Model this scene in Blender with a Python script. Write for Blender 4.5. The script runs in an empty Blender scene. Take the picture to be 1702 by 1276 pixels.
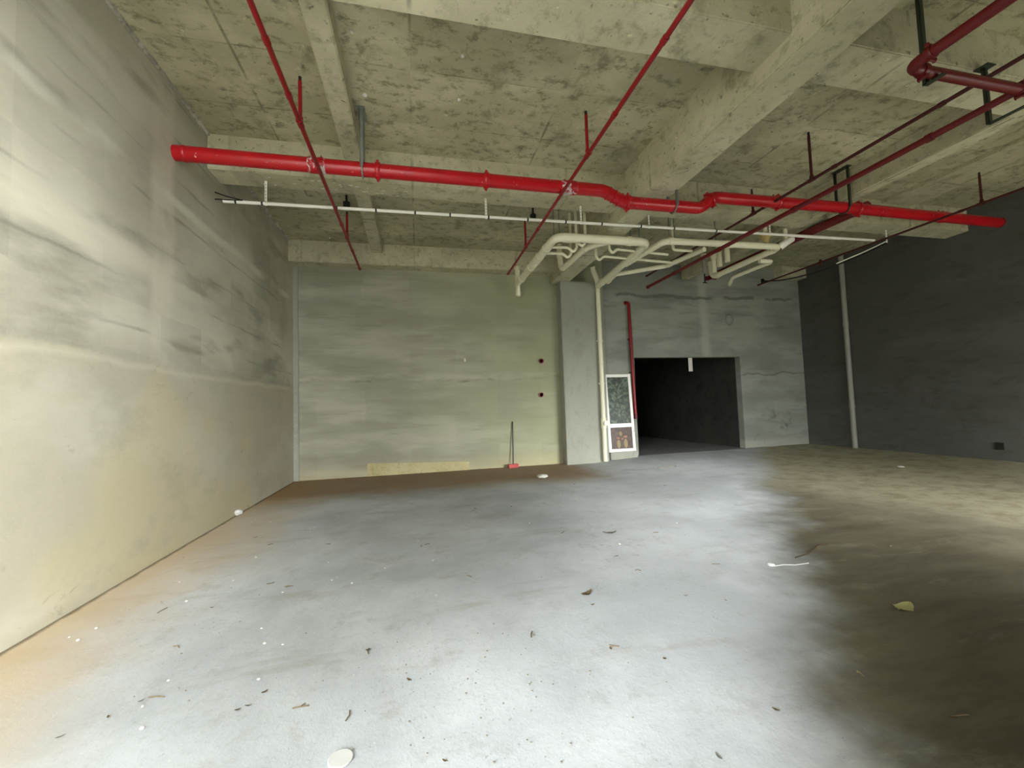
import bpy, bmesh, math, random
from mathutils import Vector, Matrix, noise
random.seed(7)
sc = bpy.context.scene
COL = sc.collection
# ------------------------------------------------------------------ camera
F_PX, YAW, PIT, ROL, CAMH = 693.4, 0.224321, 0.0534284, -0.03337, 1.5
FWD = Vector((math.sin(YAW)*math.cos(PIT), math.cos(YAW)*math.cos(PIT), math.sin(PIT)))
_r0 = Vector((math.cos(YAW), -math.sin(YAW), 0)); _u0 = _r0.cross(FWD)
RGT = math.cos(ROL)*_r0 + math.sin(ROL)*_u0
UPV = -math.sin(ROL)*_r0 + math.cos(ROL)*_u0
CAM = Vector((0, 0, CAMH))
cd = bpy.data.cameras.new('camera'); cam = bpy.data.objects.new('camera', cd); COL.objects.link(cam)
cd.sensor_width = 36; cd.sensor_fit = 'HORIZONTAL'; cd.lens = F_PX/1702*36; cd.clip_start = 0.05; cd.clip_end = 300
M = Matrix((RGT, UPV, -FWD)).transposed().to_4x4(); M.translation = CAM; cam.matrix_world = M
sc.camera = cam
def at(px, py, ax, v):
    """point of the photograph on the plane axis ax = v"""
    d = FWD*F_PX + RGT*(px-851) - UPV*(py-638)
    t = (v-CAM[ax])/d[ax]
    return CAM + d*t
# ------------------------------------------------------------------ world and light
w = bpy.data.worlds.new('world'); sc.world = w; w.use_nodes = True
nt = w.node_tree; nt.nodes.clear()
wo = nt.nodes.new('ShaderNodeOutputWorld'); bg = nt.nodes.new('ShaderNodeBackground'); nt.links.new(bg.outputs[0], wo.inputs[0])
# hazy sky: even veil plus two bright lobes added behind the camera as lighting
BASE, LOBES = 6.2, (((-1.0, -1.02, .50), 60, 72.0), ((.50, -1.0, .26), 26, 44.0))
tcw = nt.nodes.new('ShaderNodeTexCoord'); nrm = nt.nodes.new('ShaderNodeVectorMath'); nrm.operation = 'NORMALIZE'
nt.links.new(tcw.outputs['Generated'], nrm.inputs[0]); acc = None
for d_, ex_, st_ in LOBES:
    dp = nt.nodes.new('ShaderNodeVectorMath'); dp.operation = 'DOT_PRODUCT'; nt.links.new(nrm.outputs[0], dp.inputs[0]); dp.inputs[1].default_value = Vector(d_).normalized()
    mx = nt.nodes.new('ShaderNodeMath'); mx.operation = 'MAXIMUM'; nt.links.new(dp.outputs['Value'], mx.inputs[0]); mx.inputs[1].default_value = 0
    pw = nt.nodes.new('ShaderNodeMath'); pw.operation = 'POWER'; nt.links.new(mx.outputs[0], pw.inputs[0]); pw.inputs[1].default_value = ex_
    ml = nt.nodes.new('ShaderNodeMath'); ml.operation = 'MULTIPLY_ADD'; nt.links.new(pw.outputs[0], ml.inputs[0]); ml.inputs[1].default_value = st_
    if acc is None: ml.inputs[2].default_value = BASE
    else: nt.links.new(acc, ml.inputs[2])
    acc = ml.outputs[0]
nt.links.new(acc, bg.inputs[1]); bg.inputs[0].default_value = (1.0, 1.0, 0.985, 1)
sc.view_settings.view_transform = 'Standard'; sc.view_settings.look = 'None'
sc.view_settings.gamma = 1; sc.view_settings.use_curve_mapping = False
sc.view_settings.exposure = 0.2
sc.cycles.max_bounces = 10; sc.cycles.diffuse_bounces = 6
# ------------------------------------------------------------------ dimensions (metres)
LW, RW, YB, YR = -2.7, 11.35, 10.2, 10.25        # left wall, right wall, back wall, wall with the opening
YF = -0.15                                        # inner face of the front wall (behind the camera)
ZS, ZB, ZG = 5.33, 4.85, 4.64                     # slab, beam soffit, girder soffit
ZP = 4.5                                          # white drain pipes
def sstep(x, a, b):
    t = min(1, max(0, (x-a)/(b-a))); return t*t*(3-2*t)
def floor_z(x, y):
    a = .085*sstep(x, 4.0, 6.0)*sstep(y, 7.5, 10); b = .095*sstep(x, 7, 10.8)
    return max(a, b)
def onfloor(px, py):
    p = at(px, py, 2, 0)
    for _ in range(6): p = at(px, py, 2, floor_z(p.x, p.y))
    return p
# ------------------------------------------------------------------ materials
def srgb(c):
    return tuple(((v/255)/12.92 if v/255 <= .04045 else (((v/255)+.055)/1.055)**2.4) for v in c) + (1,)
class NT:
    def __init__(s, name):
        s.m = bpy.data.materials.new(name); s.m.use_nodes = True; s.t = s.m.node_tree
        s.b = s.t.nodes['Principled BSDF']; s.tc = s.t.nodes.new('ShaderNodeTexCoord').outputs['Object']
    def n(s, kind, **kw):
        x = s.t.nodes.new(kind)
        for k, v in kw.items(): setattr(x, k, v)
        return x
    def l(s, a, b): s.t.links.new(a, b)
    def mapping(s, scale, src=None):
        x = s.n('ShaderNodeMapping'); s.l(src or s.tc, x.inputs[0]); x.inputs['Scale'].default_value = scale; return x.outputs[0]
    def noise(s, scale, detail=4, rough=.55, stretch=(1,1,1), dist=0):
        x = s.n('ShaderNodeTexNoise'); s.l(s.mapping(stretch), x.inputs['Vector'])
        x.inputs['Scale'].default_value = scale; x.inputs['Detail'].default_value = detail
        x.inputs['Roughness'].default_value = rough; x.inputs['Distortion'].default_value = dist
        return x.outputs['Fac']
    def rng(s, src, a, b, c=0, d=1, smooth=False):
        x = s.n('ShaderNodeMapRange'); s.l(src, x.inputs[0])
        if smooth: x.interpolation_type = 'SMOOTHSTEP'
        for i, v in enumerate((a, b, c, d)): x.inputs[i+1].default_value = v
        return x.outputs[0]
    def math(s, op, a, b=None):
        x = s.n('ShaderNodeMath', operation=op)
        for i, v in enumerate((a, b)):
            if v is None: continue
            if isinstance(v, (int, float)): x.inputs[i].default_value = v
            else: s.l(v, x.inputs[i])
        return x.outputs[0]
    def mix(s, fac, a, b, mode='MIX'):
        x = s.n('ShaderNodeMix', data_type='RGBA', blend_type=mode)
        for i, v in ((0, fac), (6, a), (7, b)):
            if isinstance(v, (int, float)): x.inputs[i].default_value = v
            elif isinstance(v, tuple): x.inputs[i].default_value = v
            else: s.l(v, x.inputs[i])
        return x.outputs[2]
    def xyz(s):
        x = s.n('ShaderNodeSeparateXYZ'); s.l(s.tc, x.inputs[0]); return x.outputs
    def bump(s, h, strength=.3, dist=.02):
        x = s.n('ShaderNodeBump'); x.inputs['Strength'].default_value = strength; x.inputs['Distance'].default_value = dist
        s.l(h, x.inputs['Height']); s.l(x.outputs[0], s.b.inputs['Normal'])
    def done(s, col, rough=.9):
        if rough > .6: s.b.inputs['Specular IOR Level'].default_value = .15
        if isinstance(col, tuple): s.b.inputs['Base Color'].default_value = col
        else: s.l(col, s.b.inputs['Base Color'])
        s.b.inputs['Roughness'].default_value = rough
        return s.m
def concrete(name, base, dark, light, streak=(1,1,1), amt=.8, pit=.5, sc1=.9, panel=None, bump=.35):
    t = NT(name)
    big = t.noise(sc1, 5, .6, streak); mid = t.noise(sc1*6, 8, .72, streak); fine = t.noise(45, 5, .75)
    c = t.mix(t.rng(big, .42, .66, 0, amt, True), srgb(base), srgb(light))
    c = t.mix(t.rng(mid, .50, .66, 0, amt*.75, True), c, srgb(dark))
    blot = t.noise(sc1*2.3, 5, .65, (1.3, 1, 1), .3)
    c = t.mix(t.rng(blot, .54, .72, 0, amt*.7, True), c, srgb(dark))
    pits = t.noise(13, 3, .55)
    c = t.mix(t.rng(pits, .66, .72, 0, pit), c, srgb(tuple(v*.6 for v in dark)))
    c = t.mix(t.rng(fine, .35, .7, 0, .3), c, srgb(light))
    c = t.mix(t.rng(t.noise(9, 4, .6, (1,1,1.3)), .68, .71, 0, pit*.8), c, srgb(tuple(min(255, v*1.12) for v in light)))
    if panel:
        v = t.mapping(panel)
        f = t.n('ShaderNodeSeparateXYZ'); t.l(v, f.inputs[0])
        seam = None
        for k in (0, 1):
            fr = t.math('FRACT', f.outputs[k]); d = t.math('ABSOLUTE', t.math('SUBTRACT', fr, .5))
            e = t.rng(d, .488, .497, 0, 1)
            seam = e if seam is None else t.math('MAXIMUM', seam, e)
        brk = t.rng(t.noise(2.2, 3), .45, .6, 0, .55)
        c = t.mix(t.math('MULTIPLY', seam, brk), c, srgb(tuple(v*.7 for v in dark)))
        ch = t.n('ShaderNodeTexWhiteNoise', noise_dimensions='2D'); fl = t.n('ShaderNodeVectorMath', operation='FLOOR')
        t.l(v, fl.inputs[0]); t.l(fl.outputs[0], ch.inputs[0])
        c = t.mix(t.rng(ch.outputs['Value'], 0, 1, 0, .22), c, srgb(dark))
    h = t.math('ADD', t.math('MULTIPLY', mid, .6), t.math('MULTIPLY', fine, .35))
    h = t.math('SUBTRACT', h, t.math('MULTIPLY', t.rng(pits, .68, .78), .6))
    t.bump(h, bump, .02)
    return t.done(c)
MAT = {}
MAT['slab'] = concrete('board_marked_slab_concrete', (174,171,142), (98,96,76), (200,197,168), (1.0,1.5,1), 1, .55, .9, (.55,1.08,1))
MAT['beam'] = concrete('beam_concrete', (192,189,160), (118,115,92), (216,213,186), (1,1,1.3), .75, .7, 1.1, (.41,.37,1))
MAT['column'] = concrete('column_plaster', (154,157,144), (130,133,121), (170,173,161), (1.2,1.2,.6), .5, .1, .8)
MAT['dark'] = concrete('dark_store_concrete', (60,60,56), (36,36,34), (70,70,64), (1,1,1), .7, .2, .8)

def wall_back_mat():
    t = NT('streaked_back_wall_plaster'); x, y, z = t.xyz()
    a = t.noise(.9, 4, .55, (.55,1,2.2)); b = t.noise(2.0, 4, .55, (.5,1,3.6), .2); g = t.noise(.45, 2, .5); f = t.noise(30, 3, .7)
    c = t.mix(t.rng(a, .38, .66, 0, .9, True), srgb((150,150,134)), srgb((178,177,162)))
    c = t.mix(t.rng(b, .50, .74, 0, .55, True), c, srgb((132,133,118)))
    gx = t.math('ADD', t.rng(x, -2.2, 3.0, -.25, .75), t.rng(g, .3, .7, -.3, .3))
    c = t.mix(t.rng(gx, 0, 1, 0, .6, True), c, srgb((164,170,126)))
    wn = t.n('ShaderNodeTexWhiteNoise', noise_dimensions='2D'); cm = t.n('ShaderNodeCombineXYZ')
    t.l(t.math('FLOOR', t.math('ADD', t.math('MULTIPLY', x, .95), t.rng(t.noise(1.2, 2), 0, 1, 0, .25))), cm.inputs[0]); t.l(t.math('FLOOR', t.math('MULTIPLY', z, 1.7)), cm.inputs[1]); t.l(cm.outputs[0], wn.inputs[0])
    c = t.mix(t.rng(wn.outputs['Value'], .2, 1, 0, .22), c, srgb((130,131,116)))
    # horizontal joint with filler smears half way up
    zz = t.math('ADD', z, t.rng(t.noise(1.5, 3), 0, 1, -.12, .12))
    d = t.math('ABSOLUTE', t.math('SUBTRACT', zz, 2.28))
    c = t.mix(t.math('MULTIPLY', t.rng(d, .10, .01, 0, 1), t.rng(t.noise(1.7, 4, .7, (1,1,4)), .4, .62, 0, .6)), c, srgb((184,182,164)))
    d2 = t.math('ABSOLUTE', t.math('SUBTRACT', zz, 2.18))
    c = t.mix(t.math('MULTIPLY', t.rng(d2, .05, .0, 0, 1), t.rng(t.noise(2.4, 4, .7, (1,1,2)), .5, .65, 0, .6)), c, srgb((96,97,86)))
    c = t.mix(t.rng(z, .35, .0, 0, .5), c, srgb((186,174,134)))
    c = t.mix(t.rng(f, .3, .8, 0, .18), c, srgb((178,176,158)))
    t.bump(t.math('ADD', t.math('MULTIPLY', b, .6), t.math('MULTIPLY', f, .3)), .25, .02)
    return t.done(c)
def wall_left_mat():
    t = NT('two_coat_left_wall_plaster'); x, y, z = t.xyz()
    a = t.noise(.7, 4, .55, (1,.6,1.3), .2); b = t.noise(1.7, 4, .5, (1,.5,2.0), .2); f = t.noise(28, 3, .7); v = t.noise(.9, 3, .5, (1,1.6,.35))
    up = t.mix(t.rng(a, .38, .66, 0, .9, True), srgb((172,169,152)), srgb((204,202,184)))
    up = t.mix(t.rng(b, .52, .72, 0, .75, True), up, srgb((142,140,124)))
    up = t.mix(t.rng(v, .55, .68, 0, .7, True), up, srgb((202,200,180)))
    # block course lines showing through the upper coat
    n3 = t.rng(t.noise(1.3, 3), 0, 1, -.05, .05)
    zc = t.math('FRACT', t.math('MULTIPLY', t.math('ADD', z, n3), 2.1))
    cl = t.rng(t.math('ABSOLUTE', t.math('SUBTRACT', zc, .5)), .44, .5, 0, 1, True)
    up = t.mix(t.math('MULTIPLY', cl, t.rng(t.noise(.8, 3, .5, (1,1,1.5)), .46, .62, 0, .5)), up, srgb((112,111,98)))
    bl = t.n('ShaderNodeTexWhiteNoise', noise_dimensions='2D')
    mp = t.n('ShaderNodeCombineXYZ'); t.l(t.math('FLOOR', t.math('MULTIPLY', y, 1.15)), mp.inputs[0]); t.l(t.math('FLOOR', t.math('ADD', t.math('MULTIPLY', t.math('ADD', z, n3), 2.1), .5)), mp.inputs[1])
    t.l(mp.outputs[0], bl.inputs[0])
    up = t.mix(t.rng(bl.outputs['Value'], .3, 1, 0, .2), up, srgb((118,118,104)))
    s3 = t.math('ABSOLUTE', t.math('SUBTRACT', t.math('ADD', z, n3), 3.08)); up = t.mix(t.math('MULTIPLY', t.rng(s3, .22, .02, 0, .7, True), t.rng(y, 6.2, 4.6, 0, 1, True)), up, srgb((216,212,192)))
    s4 = t.math('ABSOLUTE', t.math('SUBTRACT', t.math('ADD', y, t.rng(t.noise(2, 3), 0, 1, -.1, .1)), 5.25)); up = t.mix(t.math('MULTIPLY', t.rng(s4, .28, .12, 0, .6, True), t.rng(t.noise(1.4, 3), .35, .55)), up, srgb((208,204,184)))
    lo = t.mix(t.rng(a, .4, .65, 0, .8, True), srgb((176,172,153)), srgb((193,191,175)))
    lo = t.mix(t.rng(b, .56, .74, 0, .5, True), lo, srgb((176,172,146)))
    lo = t.mix(t.rng(t.noise(.5, 2), .48, .62, 0, .5, True), lo, srgb((192,182,142)))
    pk = t.noise(3.2, 5, .7, (1,.6,1.4), 1)
    lo = t.mix(t.rng(pk, .62, .70, 0, .4, True), lo, srgb((132,128,108)))
    lo = t.mix(t.rng(t.noise(1.1, 6, .7, (1,.7,1.2)), .50, .68, 0, .5, True), lo, srgb((160,158,140)))
    zz = t.math('ADD', z, t.rng(t.noise(1.1, 4), 0, 1, -.09, .09))
    c = t.mix(t.rng(zz, 2.05, 2.10, 0, 1, True), lo, up)
    d = t.math('ABSOLUTE', t.math('SUBTRACT', zz, 2.02)); c = t.mix(t.rng(d, .05, .0, 0, .35), c, srgb((212,210,190)))
    # raised light seam high up
    s2 = t.math('ABSOLUTE', t.math('SUBTRACT', zz, 4.02)); c = t.mix(t.math('MULTIPLY', t.rng(s2, .10, .02, 0, .8, True), t.rng(t.noise(.9, 3), .38, .55, 0, 1)), c, srgb((214,214,196)))
    c = t.mix(t.rng(f, .3, .8, 0, .15), c, srgb((200,198,180)))
    t.bump(t.math('ADD', t.math('MULTIPLY', b, .7), t.math('MULTIPLY', f, .2)), .25, .03)
    return t.done(c)
def floor_mat():
    t = NT('dusty_screed_floor'); x, y, z = t.xyz()
    a = t.noise(.55, 6, .62, (1,1,1), .2); b = t.noise(3.0, 8, .75, (1,1.0,1), .2); f = t.noise(22, 6, .8); s = t.noise(1.2, 6, .7, (.5,2.0,1), .2)
    c = t.mix(t.rng(a, .36, .66, 0, .9, True), srgb((172,178,182)), srgb((202,208,212)))
    c = t.mix(t.rng(b, .52, .70, 0, .55, True), c, srgb((158,160,156)))
    c = t.mix(t.rng(s, .54, .70, 0, .45, True), c, srgb((150,148,136)))
    scuff = t.noise(5, 6, .8, (1,1,1), .5)
    c = t.mix(t.math('MULTIPLY', t.rng(scuff, .60, .68, 0, .5), t.rng(t.noise(.8, 2), .45, .6)), c, srgb((128,128,122)))
    c = t.mix(t.rng(f, .54, .68, 0, .35), c, srgb((146,148,146)))
    pk = t.rng(t.noise(.7, 3), .48, .6)
    c = t.mix(t.math('MULTIPLY', t.rng(t.noise(26, 4, .7), .62, .68, 0, .6), pk), c, srgb((110,110,104)))
    c = t.mix(t.rng(t.noise(60, 2, .5), .70, .76, 0, .45), c, srgb((112,106,92)))
    c = t.mix(t.rng(t.noise(48, 2, .5, (1,1,1.01)), .72, .76, 0, .6), c, srgb((232,230,222)))
    # brown soil lying along the foot of the left wall and in the back left corner
    wob = t.rng(t.noise(.9, 4, .6), 0, 1, -.9, .9)
    d1 = t.rng(t.math('ADD', t.math('SUBTRACT', x, LW), wob), 1.5, -.2, 0, .8, True)
    d2 = t.math('MULTIPLY', t.rng(t.math('ADD', y, t.math('MULTIPLY', wob, .5)), 7.2, 8.6, 0, .8, True), t.rng(t.math('ADD', x, t.math('MULTIPLY', wob, .3)), 4.4, 3.4, 0, 1, True))
    c = t.mix(d1, c, srgb((190,168,130)))
    c = t.mix(d2, c, srgb((136,106,62)))
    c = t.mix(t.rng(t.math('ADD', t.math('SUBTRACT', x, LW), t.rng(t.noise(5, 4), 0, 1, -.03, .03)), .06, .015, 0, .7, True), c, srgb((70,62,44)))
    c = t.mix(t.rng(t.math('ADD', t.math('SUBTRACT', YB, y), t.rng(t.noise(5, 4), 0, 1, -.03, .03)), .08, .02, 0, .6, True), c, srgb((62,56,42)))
    # brown soil tint over the right half, darkened to paint in the shadow
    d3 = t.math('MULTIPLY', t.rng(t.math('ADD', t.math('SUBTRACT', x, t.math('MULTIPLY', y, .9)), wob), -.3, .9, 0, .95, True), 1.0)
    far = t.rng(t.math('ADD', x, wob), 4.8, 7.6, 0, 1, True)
    mud_shade = t.mix(t.rng(s, .4, .65, 0, .9, True), srgb((88,82,60)), srgb((68,62,42)))
    mud_shade = t.mix(t.rng(t.noise(1.3, 6, .7, (.6,1.8,1), .4), .56, .72, 0, .55, True), mud_shade, srgb((132,128,104)))
    mud_shade = t.mix(far, mud_shade, t.mix(t.rng(b, .42, .66, 0, .8, True), srgb((168,163,136)), srgb((128,122,94))))  # far right painted paler tan, standing in for the lit band
    c = t.mix(d3, c, mud_shade)
    t.bump(t.math('ADD', t.math('MULTIPLY', b, .8), t.math('MULTIPLY', f, .25)), .3, .02)
    return t.done(c, .82)
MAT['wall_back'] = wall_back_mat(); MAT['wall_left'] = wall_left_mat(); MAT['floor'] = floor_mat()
def opening_marks():
    t = NT('grey_render_opening_wall'); x, y, z = t.xyz()
    a = t.noise(.9, 4, .55, (.6,1,1.8)); b = t.noise(2.4, 4, .55, (.5,1,2.8), .2); f = t.noise(34, 3, .7)
    c = t.mix(t.rng(a, .38, .66, 0, .8, True), srgb((132,136,126)), srgb((160,164,154)))
    c = t.mix(t.rng(b, .52, .74, 0, .5, True), c, srgb((110,114,106)))
    w1 = t.rng(t.noise(2, 3), 0, 1, -.12, .12)
    d = t.math('ABSOLUTE', t.math('SUBTRACT', t.math('ADD', x, w1), 8.0)); c = t.mix(t.math('MULTIPLY', t.rng(d, .22, .02, 0, .55, True), t.rng(z, 2.6, 2.8)), c, srgb((184,186,174)))
    d = t.math('ABSOLUTE', t.math('SUBTRACT', t.math('ADD', z, w1), 4.42)); c = t.mix(t.math('MULTIPLY', t.rng(d, .07, .02, 0, .7, True), t.rng(t.noise(1.1, 2), .45, .5)), c, srgb((88,90,84)))
    d = t.math('ABSOLUTE', t.math('SUBTRACT', t.math('ADD', z, w1), 2.2)); c = t.mix(t.math('MULTIPLY', t.rng(d, .04, .01, 0, .6, True), t.rng(x, 9.1, 9.2)), c, srgb((92,94,88)))
    c = t.mix(t.rng(z, .42, .2, 0, .5, True), c, srgb((176,178,166)))
    st = t.noise(1.8, 4, .6); c = t.mix(t.math('MULTIPLY', t.rng(st, .55, .7, 0, .8, True), t.rng(z, 1.4, .7)), c, srgb((74,78,72)))
    # small ring shaped stain
    vx = t.math('MULTIPLY', t.math('SUBTRACT', x, 8.84), 1.25); vz = t.math('SUBTRACT', z, 3.80)
    rr = t.math('SQRT', t.math('ADD', t.math('MULTIPLY', vx, vx), t.math('MULTIPLY', vz, vz)))
    c = t.mix(t.rng(t.math('ABSOLUTE', t.math('SUBTRACT', rr, .15)), .05, .01, 0, .45), c, srgb((92,96,88)))
    c = t.mix(t.rng(f, .3, .8, 0, .15), c, srgb((170,174,162)))
    t.bump(t.math('ADD', t.math('MULTIPLY', b, .6), t.math('MULTIPLY', f, .2)), .2, .02)
    return t.done(c)
MAT['wall_opening'] = opening_marks(); MAT['wall_front'] = concrete('front_wall_render', (134,138,128), (106,110,102), (158,162,152), (.6,1,2.0), .8, .08, .8)
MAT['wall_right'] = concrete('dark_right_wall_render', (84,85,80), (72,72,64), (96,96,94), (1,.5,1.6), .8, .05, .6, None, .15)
MAT['ground'] = concrete('bounce_ground', (180,178,168), (150,148,138), (200,198,190), (1,1,1), .6, .1)

def paint(name, col, rough=.4, chip=None, chip_lo=.66, worn=None, sc_=14):
    t = NT(name); c = srgb(col)
    v = t.noise(6, 4, .6)
    c = t.mix(t.rng(v, .35, .7, 0, .35), c, srgb(worn or tuple(k*.75 for k in col)))
    if chip:
        ch = t.noise(sc_, 5, .7, (1,1,1), .8); rg = t.noise(.8, 2)
        c = t.mix(t.math('MULTIPLY', t.rng(ch, chip_lo, chip_lo+.02), t.rng(rg, .44, .5)), c, srgb(chip))
    t.bump(v, .1, .01)
    return t.done(c, rough)
MAT['red'] = paint('red_fire_pipe_paint', (180,10,26), .3, (216,196,188), .66, (146,8,22), 18)
MAT['red_thin'] = paint('red_branch_pipe_paint', (136,10,20), .4, (210,190,180), .72, (110,10,16), 10)
MAT['red_dark'] = paint('dark_red_pipe_paint', (104,8,16), .42, None, .7, (74,6,10))
MAT['red_black'] = paint('blackish_red_pipe_paint', (70,14,12), .5, None, .7, (44,16,12))  # blackish red for the two right-hand branches
MAT['pvc'] = paint('cream_pvc', (240,238,212), .4, None, .7, (222,218,186))
MAT['white'] = paint('white_upvc', (244,244,236), .4, None, .7, (226,226,214))
MAT['greypipe'] = paint('grey_pvc', (150,150,140), .5, None, .7, (120,120,112))
MAT['galv'] = paint('galvanised_steel', (150,156,150), .35, None, .7, (110,116,112)); MAT['galv'].node_tree.nodes['Principled BSDF'].inputs['Metallic'].default_value = .6
MAT['black'] = paint('black_plastic', (26,26,24), .5)
MAT['greensteel'] = paint('dark_green_steel', (46,54,40), .5)
MAT['yellowed'] = paint('yellowed_plastic', (196,178,110), .5)
MAT['leaf_y'] = paint('dry_yellow_leaf', (196,194,140), .7, None, .7, (170,166,112))
MAT['leaf_b'] = paint('dry_brown_leaf', (128,112,84), .8)
MAT['twig'] = paint('dry_twig', (122,108,84), .8)
MAT['chip'] = paint('white_plaster_chip', (226,226,218), .8)
MAT['stone'] = paint('grey_mortar_crumb', (142,140,130), .9)
MAT['paper'] = paint('crumpled_white_paper', (214,212,204), .8)
MAT['disc'] = paint('pale_screed_disc', (200,202,200), .8, None, .7, (184,186,184))
MAT['dark_wood'] = paint('dark_dry_stick', (74,62,44), .8)
MAT['pink'] = paint('pinkish_red_plastic', (196,74,70), .5)
MAT['mortar'] = concrete('mortar_patches', (150,148,134), (104,102,92), (206,204,192), (1,1,1), .95, .2, 5)
MAT['patch'] = concrete('yellowish_skirt_render', (182,172,130), (150,144,108), (196,190,152), (1,1,1), .8, .2, 2)
def glass_mat(name, base, seed, blobs):
    t = NT(name)
    n1 = t.noise(7+seed, 4, .6, (1,1,1), 1.5)
    c = t.mix(t.rng(n1, .42, .66, 0, .8, True), srgb(base[0]), srgb(base[1]))
    if blobs:
        c = t.mix(t.rng(t.noise(16, 2, .5, (1,1,.8)), .58, .66, 0, .8, True), c, srgb(blobs))
    t.b.inputs['Specular IOR Level'].default_value = .25
    return t.done(c, .38)
MAT['glass_up'] = glass_mat('mottled_green_glass', ((40,52,42), (108,122,100)), 0, None)  # both panes coloured by a mottle of darker and paler tones
MAT['glass_lo'] = glass_mat('mottled_brown_glass', ((62,46,36), (92,74,56)), 3, None)
# ------------------------------------------------------------------ mesh helpers
def box(bm, a, b, bev=0):
    a, b = Vector(a), Vector(b)
    r = bmesh.ops.create_cube(bm, size=1)
    bmesh.ops.scale(bm, vec=b-a, verts=r['verts']); bmesh.ops.translate(bm, vec=(a+b)/2, verts=r['verts'])
    if bev:
        es = {e for v in r['verts'] for e in v.link_edges}
        bmesh.ops.bevel(bm, geom=list(es), offset=bev, segments=2, affect='EDGES')
    return bm
def round_path(pts, R):
    pts = [Vector(p) for p in pts]
    if R <= 0 or len(pts) < 3: return pts
    out = [pts[0]]
    for i in range(1, len(pts)-1):
        p, a, b = pts[i], pts[i-1], pts[i+1]
        da, db = (a-p), (b-p); r = min(R, da.length*.45, db.length*.45)
        pa, pb = p+da.normalized()*r, p+db.normalized()*r
        for k in range(7):
            t = k/6; out.append(pa*(1-t)**2 + p*2*t*(1-t) + pb*t*t)
    out.append(pts[-1]); return out
def tube(bm, pts, r, seg=16, R=0, caps=True, radii=None):
    pts = round_path(pts, R); rings = []; n = None
    for i, p in enumerate(pts):
        lo, hi = max(i-1, 0), min(i+1, len(pts)-1)
        while (pts[hi]-pts[lo]).length < 1e-6:
            if hi < len(pts)-1: hi += 1
            elif lo > 0: lo -= 1
            else: break
        d = (pts[hi]-pts[lo]).normalized()
        if n is None: n = d.orthogonal().normalized()
        n = (n - d*n.dot(d)).normalized(); b = d.cross(n)
        rr = radii[i] if radii else r
        rings.append([bm.verts.new(p + (n*math.cos(2*math.pi*k/seg) + b*math.sin(2*math.pi*k/seg))*rr) for k in range(seg)])
    for a, b in zip(rings, rings[1:]):
        for k in range(seg): bm.faces.new((a[k], a[(k+1) % seg], b[(k+1) % seg], b[k]))
    if caps: bm.faces.new(rings[0][::-1]); bm.faces.new(rings[-1])
    return bm
def NB(): return bmesh.new()
def wpos(o):
    v = Vector((0,0,0))
    while o: v += Vector(o.location); o = o.parent
    return v
def obj(name, bm, mat, parent=None, smooth=True, origin=True):
    bmesh.ops.recalc_face_normals(bm, faces=bm.faces)
    me = bpy.data.meshes.new(name); o = bpy.data.objects.new(name, me); COL.objects.link(o)
    if parent is not None:
        o.parent = parent; base = wpos(parent)
    elif origin:
        vs = [v.co for v in bm.verts]
        base = Vector((sum(v.x for v in vs)/len(vs), sum(v.y for v in vs)/len(vs), min(v.z for v in vs))); o.location = base
    else: base = Vector((0,0,0))
    bmesh.ops.translate(bm, vec=-base, verts=bm.verts)
    bm.to_mesh(me); bm.free()
    me.materials.append(MAT[mat] if isinstance(mat, str) else mat)
    if smooth:
        for p in me.polygons: p.use_smooth = True
        me.set_sharp_from_angle(angle=math.radians(35))
    return o
def tag(o, label, cat, group=None):
    o['label'] = label; o['category'] = cat
    if group: o['group'] = group
    return o
def thing(name, label, cat, loc, group=None):
    o = bpy.data.objects.new(name, None); COL.objects.link(o); o.location = loc; o.empty_display_size = .1
    return tag(o, label, cat, group)
def struct(name, bm, mat, label=None, smooth=False):
    o = obj(name, bm, mat, None, smooth, False); o['kind'] = 'structure'
    if label: o['label'] = label
    return o
# ------------------------------------------------------------------ the room
bm = NB()
NX, NY = 90, 100
X0, X1, Y0, Y1 = -3.0, 12.0, -.45, 16.5
grid = [[bm.verts.new((X0+(X1-X0)*i/NX, Y0+(Y1-Y0)*j/NY, floor_z(X0+(X1-X0)*i/NX, Y0+(Y1-Y0)*j/NY) + .006*noise.noise(Vector((i*.35, j*.35, 0))))) for j in range(NY+1)] for i in range(NX+1)]
for i in range(NX):
    for j in range(NY): bm.faces.new((grid[i][j], grid[i+1][j], grid[i+1][j+1], grid[i][j+1]))
ex = bmesh.ops.extrude_face_region(bm, geom=list(bm.faces))
vs = [g for g in ex['geom'] if isinstance(g, bmesh.types.BMVert)]
bmesh.ops.translate(bm, vec=(0,0,-.25), verts=vs)
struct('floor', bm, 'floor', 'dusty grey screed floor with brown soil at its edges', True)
struct('ground_outside', box(NB(), (-30,-30,-.3), (40,-.45,-.04)), 'ground', 'pale unseen ground outside the openings, added to bounce daylight in')  # unseen ground, added pale to bounce daylight onto the ceiling
struct('ceiling', box(NB(), (-3,-.45,ZS), (12,16.5,ZS+.25)), 'slab', 'board marked raw concrete ceiling slab')
struct('wall_left', box(NB(), (LW-.3,-.45,-.2), (LW,YB+.3,ZS)), 'wall_left', 'left plastered wall, mottled above and pale below')
struct('wall_back', box(NB(), (LW,YB,-.2), (4.9,YB+.3,ZS)), 'wall_back', 'streaked grey green plaster back wall')
OX0, OX1, OZ, TH = 5.76, 9.12, 2.71, .2
b = NB(); box(b, (4.8,YR,-.2), (OX0,YR+TH,ZS)); box(b, (OX1,YR,-.2), (RW+.3,YR+TH,ZS)); box(b, (OX0,YR,OZ), (OX1,YR+TH,ZS))
struct('wall_opening', b, 'wall_opening', 'grey rendered wall around the large dark opening')
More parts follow.
